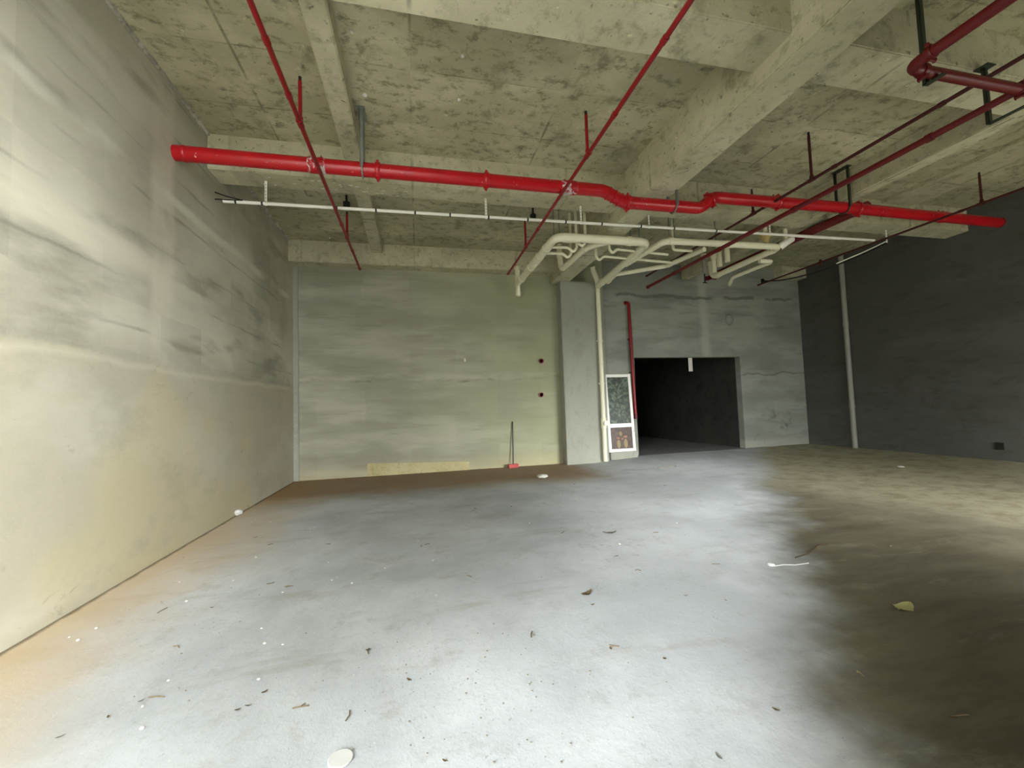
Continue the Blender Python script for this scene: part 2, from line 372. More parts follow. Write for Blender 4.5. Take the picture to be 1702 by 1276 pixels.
struct('wall_right', box(NB(), (RW,-.45,-.2), (RW+.3,YR+.2,ZS)), 'wall_right', 'dark grey right wall')
# unseen front wall behind the camera: two openings placed to shape the daylight
b = NB()
box(b, (.02,YF-.3,-.2), (5.9,YF,ZS)); box(b, (10.6,YF-.3,-.2), (RW,YF,ZS))
box(b, (LW,YF-.3,4.75), (.02,YF,ZS)); box(b, (5.9,YF-.3,2.8), (10.6,YF,ZS))
struct('wall_front', b, 'wall_front', 'front wall with two openings behind the camera')
# dark store room beyond the opening
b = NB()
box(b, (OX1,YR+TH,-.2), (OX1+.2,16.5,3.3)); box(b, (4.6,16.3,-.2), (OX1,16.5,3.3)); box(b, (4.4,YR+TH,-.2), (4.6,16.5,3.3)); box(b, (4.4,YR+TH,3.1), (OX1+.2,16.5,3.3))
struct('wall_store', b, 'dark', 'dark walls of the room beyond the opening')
struct('column', box(NB(), (3.60,9.9,-.05), (4.74,YR+.05,ZG), .012), 'column', 'pale plastered column beside the white drain pipe')
# beams
def rough_box(a, b, n=.006):
    m = box(NB(), a, b, .012); return m
struct('ceiling_beam', rough_box((LW-.05,2.98,ZB), (3.5,3.46,ZS+.02)), 'beam', 'wide cross beam nearest the camera, left of the girder')
struct('ceiling_beam', rough_box((3.8,2.98,ZB), (RW+.05,3.46,ZS+.02)), 'beam', 'wide cross beam nearest the camera, right of the girder')
struct('ceiling_beam', rough_box((LW-.05,6.22,ZB), (3.5,6.64,ZS+.02)), 'beam', 'cross beam above the red fire main, left of the girder')
struct('ceiling_beam', rough_box((3.8,6.22,ZB), (RW+.05,6.64,ZS+.02)), 'beam', 'cross beam above the red fire main, right of the girder')
struct('ceiling_beam', rough_box((LW-.05,9.84,ZB), (3.62,YB+.05,ZS+.02)), 'beam', 'beam along the top of the streaked back wall')
struct('ceiling_beam', rough_box((10.5,9.95,5.02), (RW+.05,YR+.05,ZS+.02)), 'beam', 'short beam end above the far right corner')
struct('ceiling_girder_beam', rough_box((3.44,-.45,ZG), (3.87,10.22,ZS+.02)), 'beam', 'deep girder running from the camera to the column')
struct('ceiling_joist_beam', rough_box((-.95,3.4,5.12), (-.71,6.25,ZS+.02)), 'beam', 'narrow ceiling rib between the near and middle cross beams')
struct('ceiling_joist_beam', rough_box((-.95,6.6,5.12), (-.71,9.9,ZS+.02)), 'beam', 'narrow ceiling rib between the middle and back beams')
struct('ceiling_joist_beam', rough_box((7.24,3.4,4.88), (7.50,6.25,ZS+.02)), 'beam', 'ribbed secondary beam right of the girder')
struct('ceiling_joist_beam', rough_box((7.24,6.6,4.88), (7.50,10.1,ZS+.02)), 'beam', 'ribbed secondary beam over the red branch main')
struct('ceiling_joist_beam', rough_box((9.05,3.4,5.27), (9.85,6.25,ZS+.02)), 'beam', 'shallow thickened slab strip near the right wall')
# conduit stub hole disc in the rib (round formwork plug)
# left corner strip with mortar dabs; skirt patch at foot of the back wall
b = box(NB(), (LW,YB-.045,0), (LW+.11,YB+.01,ZB), .01)
struct('trim_1', b, 'column', 'thin vertical batten in the back left corner')
k = 0
for z0, z1 in ((1.98,2.06),(1.72,1.9),(1.35,1.5),(1.12,1.3),(.9,1.06),(.66,.84),(.4,.52)):
    b = NB(); box(b, (LW+.02+random.uniform(0,.02),YB-.062,z0), (LW+.075+random.uniform(0,.02),YB-.04,z1), .008)
    o = obj('mortar_dab', b, 'mortar'); tag(o, 'whitish mortar dab on the batten in the back left corner', 'mortar', 'mortar dabs in the back left corner')
for nm, y0_, y1_ in (('trim_2',3.46,6.22),('trim_3',6.64,9.84)):
    b = NB(); N_ = 60
    pts = [Vector((LW+.01+.012*noise.noise(Vector((i*.7,0,1))), y0_+(y1_-y0_)*i/N_, ZS-.005)) for i in range(N_+1)]
    tube(b, pts, .03, 8, 0, True, [.028+.022*noise.noise(Vector((i*.9,3,0))) for i in range(N_+1)])
    struct(nm, b, 'mortar', 'rough mortar ridge where the left wall meets the slab', True)
b = NB(); n = 26
vt = []; vb = []
for i in range(n+1):
    x = -1.15+2.35*i/n; zt = .30 - .10*i/n + .015*noise.noise(Vector((i*.6,0,0)))
    vt.append(zt); vb.append(x)
for i in range(n):
    box(b, (vb[i],YB-.018,-.02), (vb[i+1],YB+.005,(vt[i]+vt[i+1])/2))
struct('baseboard_back', b, 'patch', 'rough yellowish render strip at the foot of the back wall')
# ------------------------------------------------------------------ red fire main
YMAIN, RM = 5.45, .088
mp = [at(px, py, 1, YMAIN) for px, py in ((300,255),(1003,317),(1037,336),(1163,346),(1186,328),(1405,345),(1660,370))]
mp[0].x = LW+.0
T = thing('fire_main_pipe', 'thick bright red fire main running across under the middle cross beam', 'pipe', mp[0])
obj('pipe', tube(NB(), mp, RM, 28, .07), 'red', T)
def ring(p, d, r, L, mat, parent, name='coupling', bolts=True):
    d = d.normalized(); b = NB(); n = d.orthogonal().normalized()
    tube(b, [p-d*L/2, p-d*L/2, p-d*L*.3, p+d*L*.3, p+d*L/2, p+d*L/2], r, 24, 0, False, [r*.7, r*.94, r, r, r*.94, r*.7])
    if bolts:
        up = (Vector((0,0,1)) - d*d.z).normalized()
        o = obj(name, b, mat, parent)
        for s in (-1, 1):
            q = p+up*s*(r+.004); b = NB(); tube(b, [q-d.cross(up)*.035, q-d.cross(up)*.034, q+d.cross(up)*.034, q+d.cross(up)*.035], .012, 8, 0, True, [.02,.014,.014,.02])
            obj('bolt', b, mat, o)
        return o
    return obj(name, b, mat, parent)
def along(px, py): return at(px, py, 1, YMAIN)
for px, py in ((628,285),(808,300),(1040,337),(1180,333),(1292,336),(1425,347)):
    p = along(px, py); i = 0
    best = min(range(len(mp)-1), key=lambda i: abs((mp[i]+mp[i+1]).x/2-p.x) if not (mp[i].x <= p.x <= mp[i+1].x) else -1)
    A_, B_ = mp[best], mp[best+1]; t = (p-A_).dot(B_-A_)/(B_-A_).length_squared
    ring(A_+(B_-A_)*max(.04, min(.96, t)), B_-A_, RM*1.22, .06, 'red', T)
A_, B_ = mp[1], mp[2]
for t in (.22, .5, .78): ring(A_+(B_-A_)*t, B_-A_, RM*1.13, .022, 'red', T, 'flange_ring', False)
ring(mp[0]+Vector((.1,0,0)), Vector((1,0,0)), RM*1.05, .05, 'red', T, 'end_collar', False)
ring(mp[-1], mp[-1]-mp[-2], RM*1.06, .05, 'red_thin', T, 'end_cap', False)
def screen_x(P):
    d = P-CAM; return 851+F_PX*d.dot(RGT)/d.dot(FWD)
def main_at(px):
    return min((A_+(B_-A_)*q/200 for A_, B_ in zip(mp, mp[1:]) for q in range(201)), key=lambda P: abs(screen_x(P)-px))
MAT['red_chipped'] = paint('chipped_red_paint', (170,12,28), .4, (206,196,196), .54, (140,8,20), 9)
t_ = MAT['red_chipped']
for px, wd in ((527,.20),(945,.24),(1290,.12),(1565,.14)):
    p = main_at(px); b = NB(); d = Vector((1,0,0))
    tube(b, [p-d*wd/2, p-d*wd*.42, p+d*wd*.42, p+d*wd/2], RM*1.08, 24, 0, False, [RM*1.0,RM*1.09,RM*1.09,RM*1.0])
    k_ = obj('mechanical_tee', b, 'red_chipped', T)
    for s_ in (-1, 1): obj('bolt', tube(NB(), [p+Vector((s_*.05,0,RM*1.02)), p+Vector((s_*.05,0,RM*1.35))], .012, 8), 'red_thin', k_)
def channel_hanger(p, r, ztop, label, mat='galv'):
    H = thing('pipe_hanger', label, 'hanger', (p.x, p.y, ztop), 'hangers of the red fire main')
    for s in (-1, 1):
        b = NB(); x0 = p.x; yy = p.y+s*(r+.022)
        box(b, (x0-.02, yy-.006, p.z-.02), (x0+.02, yy+.006, ztop), .002)
        box(b, (x0-.02, yy-.006, p.z-.02), (x0-.014, yy+.02, ztop))
        obj('channel', b, mat, H)
    b = NB(); pts = [Vector((p.x, p.y+(r+.014)*math.cos(a), p.z-(r+.014)*math.sin(a))) for a in [math.pi*k/10 for k in range(11)]]
    tube(b, pts, .011, 8); obj('strap', b, mat, H)
    b = NB(); box(b, (p.x-.05,p.y-.14,ztop-.012), (p.x+.05,p.y+.14,ztop), .002); obj('top_plate', b, mat, H)
    return H
channel_hanger(main_at(603), RM, ZS, 'galvanised channel hanger on the red main just right of the narrow ceiling rib')
channel_hanger(main_at(1119), RM, ZS, 'grey strap hanger on the lowered stretch of the red main beside the girder')
channel_hanger(main_at(1403), RM, ZS, 'dark steel hanger on the red main next to the thick branch joint', 'greensteel')
# thick branch main going to the back
PB = at(1420,352,2,4.75); xb = PB.x
T = thing('branch_main_pipe', 'thick dark red branch main leaving the fire main towards the back', 'pipe', (xb,YMAIN,4.75))
obj('pipe', tube(NB(), [(xb,YMAIN+.02,4.75),(xb,9.35,4.75)], .082, 24), 'red_dark', T)
ring(Vector((xb,YMAIN+.2,4.75)), Vector((0,1,0)), .1, .06, 'red', T)
ring(Vector((xb,9.3,4.75)), Vector((0,1,0)), .1, .06, 'red_dark', T)
b = NB(); tube(b, [(xb-.16,9.42,4.69),(xb+.05,9.42,4.75)], .06, 16); obj('tee', b, 'red_dark', T)
b = NB(); tube(b, [(xb-.2,9.42,4.83),(xb-.2,9.42,4.58)], .018, 10); tube(b, [(xb-.26,9.42,4.58),(xb-.14,9.42,4.58)], .014, 8); obj('valve', b, 'black', T)
# ------------------------------------------------------------------ thin red sprinkler branches
def branch(name, label, pxa, pxb, z, r, mat, stubs, fits=(), yfar=None, ynear=None, ztopstub=5.24):
    a, b_ = at(*pxa, 2, z), at(*pxb, 2, z); x = (a.x+b_.x)/2
    far = max(a.y, b_.y) if yfar is None else yfar; near = min(a.y, b_.y) if ynear is None else ynear
    T = thing(name, label, 'pipe', (x, near, z), 'red sprinkler branch pipes')
    obj('pipe', tube(NB(), [(x,near,z),(x,far,z)], r, 14), mat, T)
    b = NB(); tube(b, [(x,far-.05,z),(x,far+.004,z)], r*1.3, 14); obj('end_cap', b, mat, T)
    for (px, py, top) in stubs:
        y = at(px, py, 0, x).y
        obj('riser', tube(NB(), [(x,y,z),(x,y,top)], r*.85, 12), mat, T)
        b = NB(); tube(b, [(x,y,top-.02),(x,y,top+.03),(x,y,top+.045)], r*.7, 12); obj('plug', b, 'black', T)
        b = NB(); tube(b, [(x,y-.05,z),(x,y+.05,z)], r*1.35, 14); tube(b, [(x,y,z),(x,y,z+.06)], r*1.25, 14); obj('tee_fitting', b, mat, T)
    for y in fits:
        b = NB(); tube(b, [(x,y-.03,z),(x,y+.03,z)], r*1.28, 14); obj('socket', b, mat, T)
    return T
branch('sprinkler_pipe', 'thin red sprinkler branch nearest the left wall, paint chipped', (410,0), (600,447), 4.47, .023, 'red_thin', [(499,206,4.92),(577,388,4.88)], (3.5,4.1,6.9,8.0), ynear=-.1)
branch('sprinkler_pipe', 'thin red sprinkler branch crossing the main left of the girder', (1147,0), (845,455), 4.47, .023, 'red_thin', [(977,262,4.96),(874,412,4.95)], (2.9,3.8,6.6), ynear=-.1)
T = branch('sprinkler_pipe', 'dark red branch pipe running from the elbow pipe at top right past the white loops', (1702,155), (1070,477), 4.3, .035, 'red_dark', [], (3.3,5.0,6.6,8.0), ynear=2.63)
xC = T.location.x
branch('sprinkler_pipe', 'thin dark red sprinkler branch joining the main at a bolted cross', (1702,90), (1290,335), 4.62, .022, 'red_black', [(1349,295,5.28),(1252,357,5.0)], (3.2,4.4), yfar=9.2, ynear=-.1)
branch('sprinkler_pipe', 'thin dark sprinkler branch beside the right wall', (1702,315), (1560,362), 4.53, .02, 'red_black', [(1632,338,5.0),(1363,427,4.42)], (5.0,), yfar=9.3, ynear=-.1)
# elbow pipe at the top right
zE = 4.3; e0 = at(1512,112,2,zE); e1 = at(1702,152,2,zE)
T = thing('elbow_pipe', 'red pipe with a right angled elbow at the top right, glossy along its cross run', 'pipe', e0)
yE = (e0.y+e1.y)/2
obj('pipe', tube(NB(), [(e0.x,-.1,zE),(e0.x,yE,zE),(RW-.02,yE,zE)], .046, 20, .1), 'red_dark', T)
for P, d in ((Vector((e0.x,yE-.16,zE)), Vector((0,1,0))), (Vector((e0.x+.16,yE,zE)), Vector((1,0,0))), (Vector((xC,yE,zE)), Vector((1,0,0)))):
    ring(P, d, .058, .05, 'red_dark', T, 'coupling')
for px, lab in ((1541,'dark green channel hanger right of the pipe elbow'), (1645,'dark green channel hanger further along the elbow pipe cross run')):
    X = None
    for q in range(200):
        P = Vector((e0.x+q*.02, yE+(.05 if px < 1600 else .34), zE)); d = P-CAM; X = 851+F_PX*d.dot(RGT)/d.dot(FWD)
        if X > px: break
    zt_, yo = (ZS, .05) if px < 1600 else (ZB, .34)
    H = thing('pipe_hanger', lab, 'hanger', (P.x,yE+yo,zt_), None)
    b = NB(); box(b, (P.x-.024,yE+yo,zE-.062), (P.x+.024,yE+yo+.008,zt_-.012), .002); box(b, (P.x-.024,yE+yo,zE-.062), (P.x-.018,yE+yo+.03,zt_-.012)); obj('channel', b, 'greensteel', H)
    b = NB(); box(b, (P.x-.024,yE-.07,zE-.062), (P.x+.024,yE+yo+.025,zE-.050), .002); obj('strap', b, 'greensteel', H)
    b = NB(); box(b, (P.x-.06,yE+yo-.05,zt_-.012), (P.x+.06,yE+yo+.07,zt_), .002); obj('top_plate', b, 'greensteel', H)
# ------------------------------------------------------------------ white conduit with tape ties
c0, c1 = at(385,335,1,6.45), at(1475,401,1,6.45)
c0.x = LW+.1
T = thing('conduit', 'long thin white conduit carrying cable across the room below the middle beam', 'conduit', c0)
TC = T
obj('tube', tube(NB(), [c0, c1-Vector((.35,0,0))], .024, 12), 'white', T)
obj('sleeve', tube(NB(), [c0+(c1-c0)*.80, c0+(c1-c0)*.9], 0.029, 12), 'white', T)
for px in (392,436,560,625,690,748,812,877,940,1000,1065,1120,1190):
    t = (px-385)/(1475-385); P = at(px, 335+(401-335)*t, 1, 6.45)
    obj('tape_tie', tube(NB(), [P-Vector((.012,0,0)), P+Vector((.012,0,0))], .027, 12), 'black', T)
for dz in (.0, .05):
    obj('cable_end', tube(NB(), [c0+Vector((.25,-.02,.02)), c0+Vector((.05,-.02,.01+dz)), c0+Vector((-.1,-.01,.015+dz*2.0))], .009, 8), 'black', T)
for i, (px, lab) in enumerate(((442,'white perforated conduit hanger nearest the left wall'),(808,'white conduit hanger midway between the ceiling rib and the girder'),(966,'white conduit hanger just left of the girder'),(1079,'white conduit hanger just right of the girder'),(1280,'white conduit hanger above the yellowed funnel'),(1474,'white conduit hanger at the loose end of the conduit'))):
    P = at(px, 335+(401-335)*(px-385)/(1475-385), 1, 6.45)
    b = NB(); box(b, (P.x-.016,P.y-.004,P.z-.03), (P.x+.016,P.y+.004,ZB), .002)
    o = obj('conduit_hanger', b, 'white'); tag(o, lab, 'hanger', 'hangers of the white conduit')
    for z in range(int((ZB-P.z)/.05)):
        b = NB(); tube(b, [(P.x,P.y-.006,P.z+.03+z*.05),(P.x,P.y+.006,P.z+.03+z*.05)], .006, 8)
        if z < 6: obj('hole', b, 'black', o)
# sagging cable from the conduit end
T = None
ca = c1+Vector((0,0,-.01)); q = [(1475,403),(1440,420),(1390,441),(1345,456),(1300,466),(1268,467)]
pts = [at(px, py, 1, 6.45+i*.55) for i, (px, py) in enumerate(q)]
o = obj('hanging_cable', tube(NB(), pts, .017, 8, .3), 'black'); tag(o, 'black cable sagging from the conduit end towards the back', 'cable')
obj('end_box', box(NB(), pts[-1]-Vector((.04,.03,.05)), pts[-1]+Vector((.03,.03,.06)), .006), 'black', o)
pts = [at(px, py-3, 1, 6.42+i*.4) for i, (px, py) in enumerate(q[:3])]
obj('loose_end', tube(NB(), pts, .012, 8, .3), 'white', TC)
# ------------------------------------------------------------------ cream drain pipes
def P3(lst, z=ZP):
    return [at(a, b_, 2, z) for a, b_ in lst]
def pipe_thing(name, label, pts, r, R, mat='pvc', cat='pipe', group='cream drain pipes under the ceiling', socks=(), risers=()):
    T = thing(name, label, cat, pts[0], group)
    obj('pipe', tube(NB(), pts, r, 18, R), mat, T)
    for i, t in socks:
        A_, B_ = Vector(pts[i]), Vector(pts[i+1]); d = (B_-A_).normalized(); p = A_.lerp(B_, t)
        b = NB(); tube(b, [p-d*.045, p+d*.045], r*1.14, 18); obj('socket', b, mat, T)
    return T
p = P3([(925,392),(1076,404)]); ya = (p[0].y+p[1].y)/2; xa, xb2 = p[0].x, p[1].x
L1 = [Vector((xa-.02,9.72,ZP)), Vector((xa,ya,ZP)), Vector((xb2,ya,ZP)), Vector((4.56,9.72,ZP))]
T = pipe_thing('drain_pipe', 'cream drain pipe loop passing under the girder with ribbed couplings on its left arm', L1, .078, .2, socks=((0,.12),(0,.4),(0,.48),(0,.56),(0,.64),(0,.8),(1,.78),(2,.9)))
zr = at(870,472,1,9.78).z
b = NB(); tube(b, [(xa-.02,9.75,4.86),(xa-.02,9.75,4.2),(xa-.02,9.75,4.18)], .06, 18); obj('standpipe', b, 'pvc', T)
b = NB(); tube(b, [(xa-.02,9.75,4.84),(xa-.02,9.75,4.9)], .072, 18); obj('cap', b, 'pvc', T)
b = NB(); tube(b, [(xa-.02,9.75,4.28),(xa-.02,9.75,4.20)], .07, 18); obj('socket', b, 'pvc', T)
# second arm: from the cross run back, then up into the slab
p = P3([(985,402),(937,446)]); xk = (p[0].x+p[1].x)/2
pipe_thing('drain_pipe', 'cream drain pipe branching back under the girder and turning up behind it', [Vector((xk+.35,ya,ZP)), Vector((xk,ya+.35,ZP)), Vector((xk-.03,8.7,ZP)), Vector((xk-.03,8.75,ZP+.6))], .062, .2, socks=((1,.1),(2,.6)))
# curved pipe and the wall drop
dt, db = at(992,470,1,9.8), at(1008,765,1,9.8)
xd = (dt.x+db.x)/2
T = thing('downpipe', 'tall cream downpipe fixed to the right edge of the column', 'pipe', (xd,9.81,.04))
obj('pipe', tube(NB(), [(xd,9.81,.04),(xd,9.81,4.48)], .056, 18), 'pvc', T)
for z in (4.42,3.55,2.55,1.32,.62): obj('socket', tube(NB(), [(xd,9.81,z-.04),(xd,9.81,z+.04)], .058, 18), 'pvc', T)
b = NB(); tube(b, [(xd,9.81,.87),(xd,9.81,1.13)], .068, 18); tube(b, [(xd,9.81,1.0),(xd+.02,9.70,1.0)], .055, 16); tube(b, [(xd+.02,9.71,1.0),(xd+.02,9.68,1.0)], .064, 16); obj('access_hatch', b, 'pvc', T)
for z in (2.0,3.1): obj('clamp', box(NB(), (xd-.07,9.80,z-.02), (xd+.07,9.90,z+.02), .004), 'white', T)
cp = [at(988,436,1,9.55), at(985,448,1,9.62), at(993,466,1,9.72), Vector((xd,9.81,4.5))]
cp[0].z = 4.95; cp[0].x = cp[1].x-.03
pipe_thing('drain_pipe', 'cream bent drain pipe dropping from the slab into the top of the downpipe', cp, .062, .12)
# right loop
p = P3([(1111,399),(1298,410)]); yb = (p[0].y+p[1].y)/2
x0, x1 = p[0].x, p[1].x
T = pipe_thing('drain_pipe', 'long cream drain pipe loop right of the girder, crossed by the dark red branch', [at(1040,439,2,ZP), Vector((x0-.05,yb+.05,ZP)), Vector((x1,yb,ZP)), Vector((x1,8.75,ZP)), Vector((x1,8.8,ZP+.4))], .062, .16, socks=((1,.05),(1,.55),(2,.1),(2,.9)))
pipe_thing('drain_pipe', 'cream drain pipe rising from an open end beside the downpipe to the right loop', P3([(1010,469),(1023,456),(1107,442),(1171,414)]), .05, .08, socks=((0,.2),(2,.1)))
pipe_thing('drain_pipe', 'short cream drain pipe with open downturned end right of the long loop', [at(1262,434,2,ZP-.1), at(1284,434,2,ZP-.1), at(1218,461,2,ZP-.1), at(1212,473,2,ZP-.1)], .045, .1, socks=((1,.1),(2,.7)))
# thin runs with traps and risers
def trap(label, run, xz, up_top=ZS):
    pts = P3(run)
    e = pts[-1]
    d = (pts[-1]-pts[-2]).normalized()
    path = pts + [e+d*.10+Vector((0,0,-.09)), e+d*.17+Vector((0,0,-.02)), Vector((e.x+d.x*.17, e.y+d.y*.17, up_top))]
    T = pipe_thing('trap_pipe', label, path, .027, .04, group='thin trap pipes between the drain loops')
    return T
trap('thin cream trap pipe lowest on the left arm of the drain loop', [(906,421),(935,421)], 0)
trap('thin cream trap pipe second up on the left arm of the drain loop', [(916,411),(944,411)], 0)
trap('thin cream trap pipe tucked under the bend of the drain loop', [(935,401),(958,401)], 0)
trap('thin cream trap pipe right of the girder, nearer the long white conduit', [(1110,423),(1025,414)], 0, 4.72)
trap('thin cream trap pipe right of the girder, further back than its twin', [(1125,437),(1003,426)], 0, 4.72)
o = pipe_thing('trap_pipe', 'thin cream pipe with upright end just right of the crossed loop start', P3([(1150,417),(1119,415)])+[at(1119,415,2,ZP)+Vector((0,0,.7))], .027, .04, group='thin trap pipes between the drain loops')
# rods from the slab to the drain pipes
for i, (px, py) in enumerate(((921,399),(930,399),(1049,408),(1063,409),(1113,403),(1121,403),(1190,407))):
    P = at(px, py, 2, ZP+.06)
    o = obj('hanger_rod', tube(NB(), [(P.x,P.y,ZP+.04),(P.x,P.y,ZS)], .008, 8), 'galv')
    tag(o, 'thin steel rod holding a cream drain pipe to the slab', 'hanger', 'rods above the cream drain pipes')
# upright stubs by the right loop
for px, py, lab in ((1209,428,'upright pale stub pipe nearest the dark red branch'),(1196,436,'upright pale stub pipe second from the red branch'),(1187,446,'upright pale bent stub above the back end of the loop'),(1171,447,'upright grey stub pipe left of the loop end')):
    P = at(px, py, 2, 4.62)
    o = obj('stub_pipe', tube(NB(), [(P.x,P.y,4.52),(P.x,P.y,4.92)], .055, 14), 'greypipe' if px < 1180 else 'pvc'); tag(o, lab, 'pipe', 'upright stub pipes')
    obj('socket', tube(NB(), [(P.x,P.y,4.86),(P.x,P.y,4.98)], .066, 14), 'pvc', o)
P = at(1273,397,1,7.0); b = NB()
tube(b, [P+Vector((0,0,.1)), P+Vector((0,0,.05)), P+Vector((0,0,-.02)), P+Vector((0,0,-.12))], .1, 18, 0, True, [.12,.12,.06,.05])
o = obj('floor_drain_outlet', b, 'yellowed'); tag(o, 'yellowed plastic funnel outlet behind the white conduit', 'outlet')
obj('tail_pipe', tube(NB(), [P+Vector((0,0,.1)), P+Vector((0,0,ZS-P.z))], .045, 14), 'pvc', o)
P = at(1306,401,1,6.8)
o = obj('pipe_tee', tube(NB(), [P+Vector((.14,0,.06)), P+Vector((-.06,0,-.06)), P+Vector((-.1,.05,-.1))], .075, 18, .03), 'white'); tag(o, 'fat white pipe tee beside the yellowed funnel', 'fitting')
obj('socket', tube(NB(), [P+Vector((0,0,0)), P+Vector((0,0,ZS-P.z))], .04, 14), 'pvc', o)
# grey pipe on the right wall
yq = 8.85
T = thing('wall_pipe', 'tall pale grey pipe running down the dark right wall', 'pipe', (RW-.07,yq,.09))
obj('pipe', tube(NB(), [(RW-.07,yq,.09),(RW-.07,yq,ZS)], .06, 18), 'greypipe', T)
for z in (1.22,3.4): obj('socket', tube(NB(), [(RW-.07,yq,z-.05),(RW-.07,yq,z+.05)], .069, 18), 'greypipe', T)
# ------------------------------------------------------------------ things on the back walls
xr = 5.64
T = thing('riser_pipe', 'red vertical pipe turning into the wall above the leaning glazed door leaf', 'pipe', (xr,YR-.08,1.12))
obj('pipe', tube(NB(), [(xr+.03,YR-.09,1.12),(xr-.02,YR-.09,4.18),(xr-.09,YR-.005,4.2)], .043, 18, .07), 'red_thin', T)
obj('end_cap', tube(NB(), [(xr+.03,YR-.09,1.06),(xr+.03,YR-.09,1.2)], .052, 18), 'red_dark', T)
for z in (2.3,3.2): obj('bracket', box(NB(), (xr-.05,YR-.1,z-.015), (xr+.05,YR,z+.015), .003), 'red_dark', T)
# leaning white glazed door leaf
c = [at(1005,622,1,10.15), at(1049,622,1,10.15), at(1054,748,1,9.98), at(1010,753,1,9.98)]
zt, zb_ = (c[0].z+c[1].z)/2, (c[2].z+c[3].z)/2; xl, xr_ = (c[0].x+c[3].x)/2, (c[1].x+c[2].x)/2
zf = floor_z((xl+xr_)/2, 9.97)
T = thing('door_leaf', 'narrow white framed glazed door leaf leaning on the wall beside the red riser', 'door leaf', ((xl+xr_)/2, 9.97, zf))
W_, Hh = xr_-xl, math.hypot(zt-zb_, .12); lean = math.atan2(.13, zt-zb_)
def leafbox(a, b_, bev=.004):
    m = box(NB(), a, b_, bev)
    bmesh.ops.rotate(m, cent=(0,0,0), matrix=Matrix.Rotation(-lean, 3, 'X'), verts=m.verts)
    bmesh.ops.translate(m, vec=((xl+xr_)/2, 9.97, zb_), verts=m.verts); return m
h = W_/2; fw = .075; mz = Hh*.31
for nm, a, b_ in (('left_stile',(-h,0,0),(-h+fw,.05,Hh)),('right_stile',(h-fw,0,0),(h,.05,Hh)),('top_rail',(-h+fw,0.002,Hh-fw),(h-fw,.048,Hh)),('bottom_rail',(-h+fw,0.002,0),(h-fw,.048,fw)),('middle_rail',(-h+fw,0.002,mz),(h-fw,.048,mz+.1))):
    obj(nm, leafbox(a, b_), 'white', T)
o = obj('upper_pane', leafbox((-h+fw-.01,.02,mz+.09),(h-fw+.01,.03,Hh-fw+.01),0), 'glass_up', T); o['label'] = 'mottled greenish glass pane'
o = obj('lower_pane', leafbox((-h+fw-.01,.02,fw-.01),(h-fw+.01,.03,mz+.01),0), 'glass_lo', T); o['label'] = 'brownish lower pane'
obj('lock_plate', leafbox((h-.03,-.006,mz-.14),(h-.012,.002,mz-.04),.001), 'galv', T)
# pale blotches seen on the lower pane
MAT['pane_pale'] = paint('faded_ochre_patch', (150,132,92), .6, None, .7, (124,106,74)); MAT['pane_pink'] = paint('faded_pink_patch', (158,108,92), .6, None, .7, (126,84,70))
for dx, cz, wd, hh, mt in ((-.09,.20,.05,.11,'pane_pale'),(.11,.21,.055,.12,'pane_pale'),(-.02,.46,.045,.06,'pane_pale'),(-.10,.35,.05,.03,'pane_pink'),(.11,.38,.06,.032,'pane_pink'),(.02,.33,.035,.03,'pane_pink')):
    m = NB(); bmesh.ops.create_icosphere(m, subdivisions=3, radius=1)
    for v in m.verts: v.co = Vector((dx+v.co.x*wd*(1 if abs(v.co.z) < .8 else .9), .019+v.co.y*.004, cz+v.co.z*hh))
    bmesh.ops.rotate(m, cent=(0,0,0), matrix=Matrix.Rotation(-lean, 3, 'X'), verts=m.verts); bmesh.ops.translate(m, vec=((xl+xr_)/2, 9.97, zb_), verts=m.verts)
    obj('pane_patch', m, mt, T)
# concrete block under the leaf
b = box(NB(), (xl+.02,9.94,floor_z(5.3,10)-.02), (xr_+.03,10.13,zb_-.004), .012)
o = obj('plinth_block', b, 'column'); tag(o, 'low pale mortar block under the leaning door leaf', 'block')
# sleeves in the back wall
for px, py, lab in ((899,600,'rusty red pipe sleeve in the back wall, the upper one'),(899,656,'rusty red pipe sleeve in the back wall, the lower one')):
    P = at(px, py, 1, YB); b = NB()
    tube(b, [P+Vector((0,.02,0)), P+Vector((0,-.05,0)), P+Vector((0,-.05,0)), P+Vector((0,-.02,0))], .06, 20, 0, False, [.062,.062,.045,.045])
    o = obj('pipe_sleeve', b, 'red_thin'); tag(o, lab, 'pipe sleeve', 'pipe sleeves in the back wall')
    obj('bore', tube(NB(), [P+Vector((0,-.03,0)), P+Vector((0,-.01,0))], .045, 16), 'black', o)
P = at(773,598,1,YB); b = NB(); box(b, P-Vector((.025,.008,.05)), P+Vector((.02,.01,.04)), .006)
o = obj('tape_scrap', b, 'paper'); tag(o, 'small white scrap stuck on the back wall', 'scrap')
P = at(1148,609,1,YR-.005); b = NB(); box(b, (P.x-.07,YR-.01,OZ-.40), (P.x+.06,YR-.002,OZ-.02), .003)
o = obj('hanging_tag', b, 'paper'); tag(o, 'pale strip hanging in the top of the dark opening', 'tag')
# push broom standing against the back wall
pb = at(853,775,1,YB-.12); ptop = at(852,702,1,YB-.03)
T = thing('broom', 'thin dark handled broom with pinkish head standing at the back wall', 'broom', (pb.x,pb.y,.0))
obj('handle', tube(NB(), [(pb.x,YB-.12,.07),(ptop.x,YB-.03,1.12)], .014, 10), 'black', T)
b = NB(); box(b, (pb.x-.13,YB-.2,.04), (pb.x+.13,YB-.06,.085), .012); obj('head', b, 'pink', T)
b = NB(); box(b, (pb.x-.12,YB-.19,.003), (pb.x+.12,YB-.07,.045), .004); obj('bristles', b, 'pink', T)
